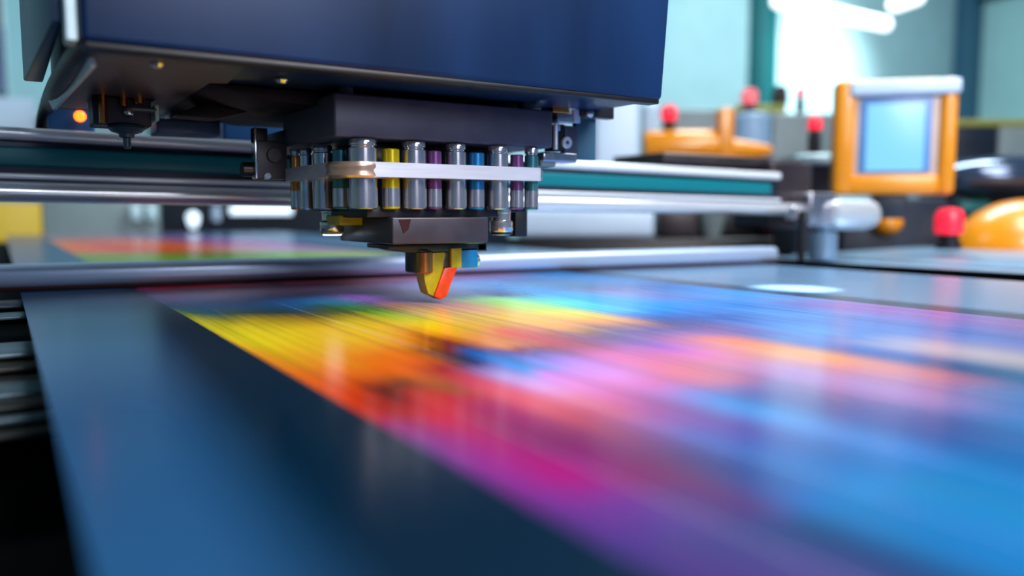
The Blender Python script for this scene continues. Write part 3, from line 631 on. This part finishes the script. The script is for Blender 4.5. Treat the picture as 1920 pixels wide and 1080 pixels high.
# cabinets behind the arm
DC = 5.4
p = D(1408, 268, DC); b0 = B(); lathe(b0, [(0, FLOOR-p.z), (.125, FLOOR-p.z), (.125, .18), (.11, .19), (0, .19)], p); tag(obj('drum', b0, M['drum'], None), 'pale blue round drum standing behind the orange arm', 'drum')
panel('grey_cabinet', 1448, 1562, 212, 300, DC+.1, .4, 'greybox', 'grey green cabinet left of the control terminal in the background', 'cabinet', toground=True)
panel('green_cabinet', 1262, 1345, 205, 300, DC+.2, .4, 'greybox', 'grey green low cabinet behind the red lamp above the orange arm', 'cabinet', toground=True)
panel('olive_cabinet', 1385, 1475, 196, 226, DC+.7, .3, 'olivegreen', 'yellow green cabinet at the foot of the green column', 'cabinet', r=.01, toground=True)
panel('white_canister', 1204, 1238, 190, 250, DC, .12, 'white', 'tall narrow white canister beside the red lamp near the white tower', 'canister', r=.05, toground=True)
b0 = B(); p = D(1462, 196, DC+.8); lathe(b0, [(0, 0), (.06, 0), (.065, .01), (.06, .1), (.045, .14), (0, .15)], p); tag(obj('dark_canister', b0, M['brownmach']), 'dark canister standing on the yellow green cabinet beside the green column', 'canister')
def beacon(px_, py_, rp, d_, mt, label, stem=45):
    c_ = D(px_, py_, d_); r = rp/FPX*d_
    t_ = thing('signal_lamp', label, 'signal lamp', c_-Vector((0, 0, stem/FPX*d_)), 'red signal lamps')
    b0 = B(); lathe(b0, [(0, -r), (r*.9, -r), (r, -r*.8), (r, r*.4), (r*.75, r*.85), (0, r)], c_); obj('lamp_cap', b0, M[mt], t_)
    b0 = B(); lathe(b0, [(0, -stem/FPX*d_), (r*.9, -stem/FPX*d_), (r*.9, -r*1.6), (r*.7, -r*1.5), (r*.7, -r), (0, -r)], c_); obj('lamp_base', b0, M['black'], t_)
beacon(1254, 212, 15, dA, 'red', 'bright red signal lamp above the orange arm beside the white tower', 32)
beacon(1405, 181, 15, DC, 'pink', 'pale red signal lamp left of the green column', 33)
beacon(1501, 173, 9, DC+.2, 'pink', 'smallest pale signal lamp on a tall stem right of the green column', 39)
beacon(1528, 231, 13, 3.55, 'red', 'red signal lamp with dark base just left of the orange terminal', 59)
beacon(1780, 414, 25, 2.95, 'red', 'large red signal lamp low at right below the control terminal', 53)
# right equipment
mg = panel('covered_machine', 1785, 2100, 314, 470, 3.85, .3, 'darkmach', 'dark machine with glossy domed hood at the right edge', 'machine', toground=True)
b0 = B(); p = D(1885, 334, 3.83)
R = Matrix.Translation(p) @ Matrix.Rotation(-YAW-.1, 4, 'Z') @ Matrix.Diagonal((.35, .2, .107, 1))
bmesh.ops.create_uvsphere(b0, u_segments=40, v_segments=20, radius=1, matrix=R); obj('hood', b0, M['hood'], mg)
b0 = B(); p = D(1990, 478, 3.45)
lathe(b0, [(0, -.46)]+[(.24*math.sin(PI/2*k/10), -.46+.3*(1-math.cos(PI/2*k/10))) for k in range(1, 11)]+[(.24, .3), (0, .3)], p, rot=Matrix.Rotation(-YAW, 4, 'Z') @ AX['X']); obj('fender', b0, M['orange'], mg, label='orange rounded fender')
b0 = B(); p = D(1832, 390, 3.75); box(b0, -.075, .075, 0, .1, -.035, .035, .02, rot=Matrix.Translation(p) @ Matrix.Rotation(-YAW, 4, 'Z')); obj('teal_cover', b0, M['green'], mg)
panel('dark_locker', 1785, 1872, 237, 310, 5.0, .4, 'darkmach', 'dark locker with yellow band behind the glossy hood', 'locker', toground=True)
panel('grey_locker', 1874, 2000, 237, 310, 5.0, .4, 'greybox', 'pale grey locker at the right edge behind the hood', 'locker', toground=True)
panel('yellow_shelf', 1782, 2000, 224, 236.4, 5.0, .4, 'olivegreen', 'yellow green shelf board across the lockers at right', 'shelf', r=.005)

# ------------------------------------------------------------------ background left
def gpanel(name, px0, px1, py0, py1, Y, dep, mt, label, cat, ground=True, r=.01):
    z0 = FLOOR if ground else at((px0+px1)/2, py1, Y).z
    b0 = B(); box(b0, X(px0, Y), X(px1, Y), Y, Y+dep, z0, at((px0+px1)/2, py0, Y).z, r)
    return tag(obj(name, b0, M[mt]), label, cat)
gpanel('white_machine', -80, 76, 181, 262, 8.2, .6, 'white', 'pale machine cabinet at the left edge behind the rails', 'machine')
gpanel('teal_shelf', -80, 27, 170, 179.5, 8.2, .4, 'green', 'teal shelf edge on top of the pale machine at the left edge', 'shelf', False, .005)
bl = gpanel('blue_locker', -60, 27, 48, 170, 9.0, .4, 'side', 'blue grey locker with black top at the left edge beside the window', 'locker')
b0 = B(); box(b0, X(-60, 9), X(24, 9), 9.0, 9.4, at(0, 48, 9).z, at(0, -40, 9).z, .01); obj('locker_top', b0, M['black'], bl)
bb = gbox('indicator_box', 100, 186, 186, 250, YG+.06, .05, 'bluebox', gan)
b0 = B(); p = at(150, 218, YG+.058); ball(b0, p, .0105); obj('indicator', b0, M['led'], bb)
gbox('rear_panel', 425, 545, 215, 300, YG+.08, .03, 'bluebox', gan)
gbox('cable_tray', 300, 425, 224, 300, YG+.08, .06, 'side', gan)
gpanel('yellow_machine', -80, 78, 380, 428, 7.3, .4, 'yellowbox', 'yellow machine seen under the gantry at far left', 'machine')
gm = gpanel('grey_machine', 80, 300, 372, 424, 7.3, .4, 'greybox', 'grey machine seen under the gantry behind the far sheet', 'machine')
dm = gpanel('dark_machine_blocker', 302, 955, 60, 424, 7.3, .5, 'darkhull', 'dark machine enlarged to block wall reflections, with a glowing reflection strip under the gantry', 'machine')  # extra height and width added to block bright wall reflections
YD = 7.3
b0 = B(); p0 = at(432, 395, YD-.02); q = at(546, 395, YD-.02); sweep(b0, [p0, (p0+q)/2, q], .034); obj('glow_reflection', b0, M['glowbar'], dm)  # glowing strip standing in for a tube lamp's reflection
p = at(362, 412, YD-.05); b0 = B(); lathe(b0, [(0, -.07), (.03, -.06), (.05, 0), (.05, .04), (.03, .06), (0, .07)], p); obj('glow_glint', b0, M['glowbar'], dm)  # glowing shape standing in for a white reflection
p = at(405, 400, YD-.03); b0 = B(); lathe(b0, [(0, -.07), (.03, -.065), (.036, 0), (.03, .06), (0, .07)], p); obj('white_glint', b0, M['white'], dm)  # white shape standing in for a small reflection
for px_ in (254, 284):
    p = at(px_, 396, YD-.03); b0 = B(); box(b0, p.x-.04, p.x+.04, p.y-.03, p.y+.035, p.z-.08, p.z+.05, .01); obj('pale_glint_block', b0, M['strip'], gm)  # pale blocks standing in for white reflections

# ------------------------------------------------------------------ ceiling lamps and added lights
def tube_lamp(a, b_, label, r=.06, drop=True):
    a, b_ = Vector(a), Vector(b_)
    t_ = thing('ceiling_light', label, 'ceiling light', (a+b_)/2, 'tubular ceiling lights')
    d_ = (b_-a).normalized()
    b0 = B(); sweep(b0, [a, (a+b_)/2, b_], r, 18, 4); ball(b0, a, r); ball(b0, b_, r); obj('tube', b0, M['tube'], t_)
    b0 = B()
    b0.free()
    L_ = (b_-a).length
    for q in (a+d_*L_*.15, b_-d_*L_*.15):
        b0 = B(); cyl(b0, (q.x, q.y, 0), .006, q.z+r*.8, CZ); obj('suspension_wire', b0, M['steel'], t_)
Yt = 5.6
tube_lamp(at(1460, 2, Yt), at(1660, 46, Yt), 'long white tube lamp sloping across the upper right of the view', .075)
q = D(1679, 8, 8.0)
tube_lamp(q, q+Vector((.1, -.16, .05)), 'short white lamp at the top edge right of the long tube', .075)

def area(name, loc, target, size, power, color, size_y=None):
    l = bpy.data.lights.new(name, 'AREA'); l.energy = power; l.color = color; l.size = size
    if size_y: l.shape = 'RECTANGLE'; l.size_y = size_y
    o = bpy.data.objects.new(name, l); col.objects.link(o); o.location = loc
    o.rotation_euler = (Vector(target)-Vector(loc)).to_track_quat('-Z', 'Y').to_euler(); return o
def spot(name, loc, target, power, color, angle, blend, rad=.1):
    l = bpy.data.lights.new(name, 'SPOT'); l.energy = power; l.color = color; l.spot_size = angle; l.spot_blend = blend; l.shadow_soft_size = rad
    o = bpy.data.objects.new(name, l); col.objects.link(o); o.location = loc
    o.rotation_euler = (Vector(target)-Vector(loc)).to_track_quat('-Z', 'Y').to_euler(); return o
area('key_light_over_bed', (1.3, -1.4, 2.2), (.95, .8, 0), 1.8, 150, (1, .985, 1), 1.2)  # unseen key light added to light the print
area('rail_fill_right', (3.0, .6, 3.0), (2.4, 1.4, 0), 2.0, 120, (.92, .97, 1), 1.0)  # unseen overhead light added to whiten the rails
area('front_fill', (.6, -3.2, 1.3), (.65, 1.1, .2), 1.6, 45, (.92, .93, 1), 1.0)  # unseen front fill added to lift the head block
area('wall_fill_hall', (6.0, 4.5, 5.9), (7.5, 6.5, 0), 4.0, 1000, (.75, .93, 1), 2)  # unseen area light added for the back wall
area('hall_fill_left', (-3.0, 5.0, 5.6), (-2.0, 6.5, 0), 4.0, 130, (.62, .9, 1), 2)  # unseen area light added for the left of the hall
area('wall_fill_far_right', (12.5, 5.0, 5.9), (14.5, 7.5, 1.5), 4.0, 620, (.78, .96, 1), 2)  # unseen area light added to brighten the right wall
wl = at(1530, 165, WY)
spot('wall_washer', (wl.x-1.2, 5.6, 5.2), wl, 6000, (.9, .98, 1), math.radians(44), 1.0, .4)
wl2 = at(1345, 110, WY)
spot('wall_washer_left', (wl2.x-.6, 6.2, 5.2), wl2, 380, (.8, .97, 1), math.radians(50), .9, .2)
pool = on(1488, 541)
spot('glare_pool_spot', pool+Vector((.5, -.5, 2.4)), pool, 2600, (.92, .97, 1), math.radians(4.6), .9, .004)  # unseen spot added to make the glare pool on the margin
pl = bpy.data.lights.new('curing_light', 'SPOT'); pl.energy = 1.2; pl.color = (.75, .88, 1); pl.spot_size = math.radians(120); pl.spot_blend = .8; pl.shadow_soft_size = .012
po = bpy.data.objects.new('curing_light', pl); col.objects.link(po); po.location = LP-Vector((0, 0, .004))

w = bpy.data.worlds.new('dim_blue_hall'); sc.world = w; w.use_nodes = True
bgN = w.node_tree.nodes['Background']; bgN.inputs[0].default_value = (.16, .36, .62, 1); bgN.inputs[1].default_value = .35

# ------------------------------------------------------------------ camera
cam = bpy.data.cameras.new('camera'); co = bpy.data.objects.new('camera', cam); col.objects.link(co)
co.location = EYE
co.rotation_euler = FW.to_track_quat('-Z', 'Y').to_euler()
cam.sensor_width = 36; cam.lens = 36*FPX/1920; cam.clip_start = .01; cam.clip_end = 60
cam.dof.use_dof = True; cam.dof.focus_distance = 1.24; cam.dof.aperture_fstop = 1.25
sc.camera = co
vs = sc.view_settings
vs.view_transform = 'Standard'; vs.look = 'None'; vs.gamma = 1; vs.use_curve_mapping = False; vs.exposure = 0.0
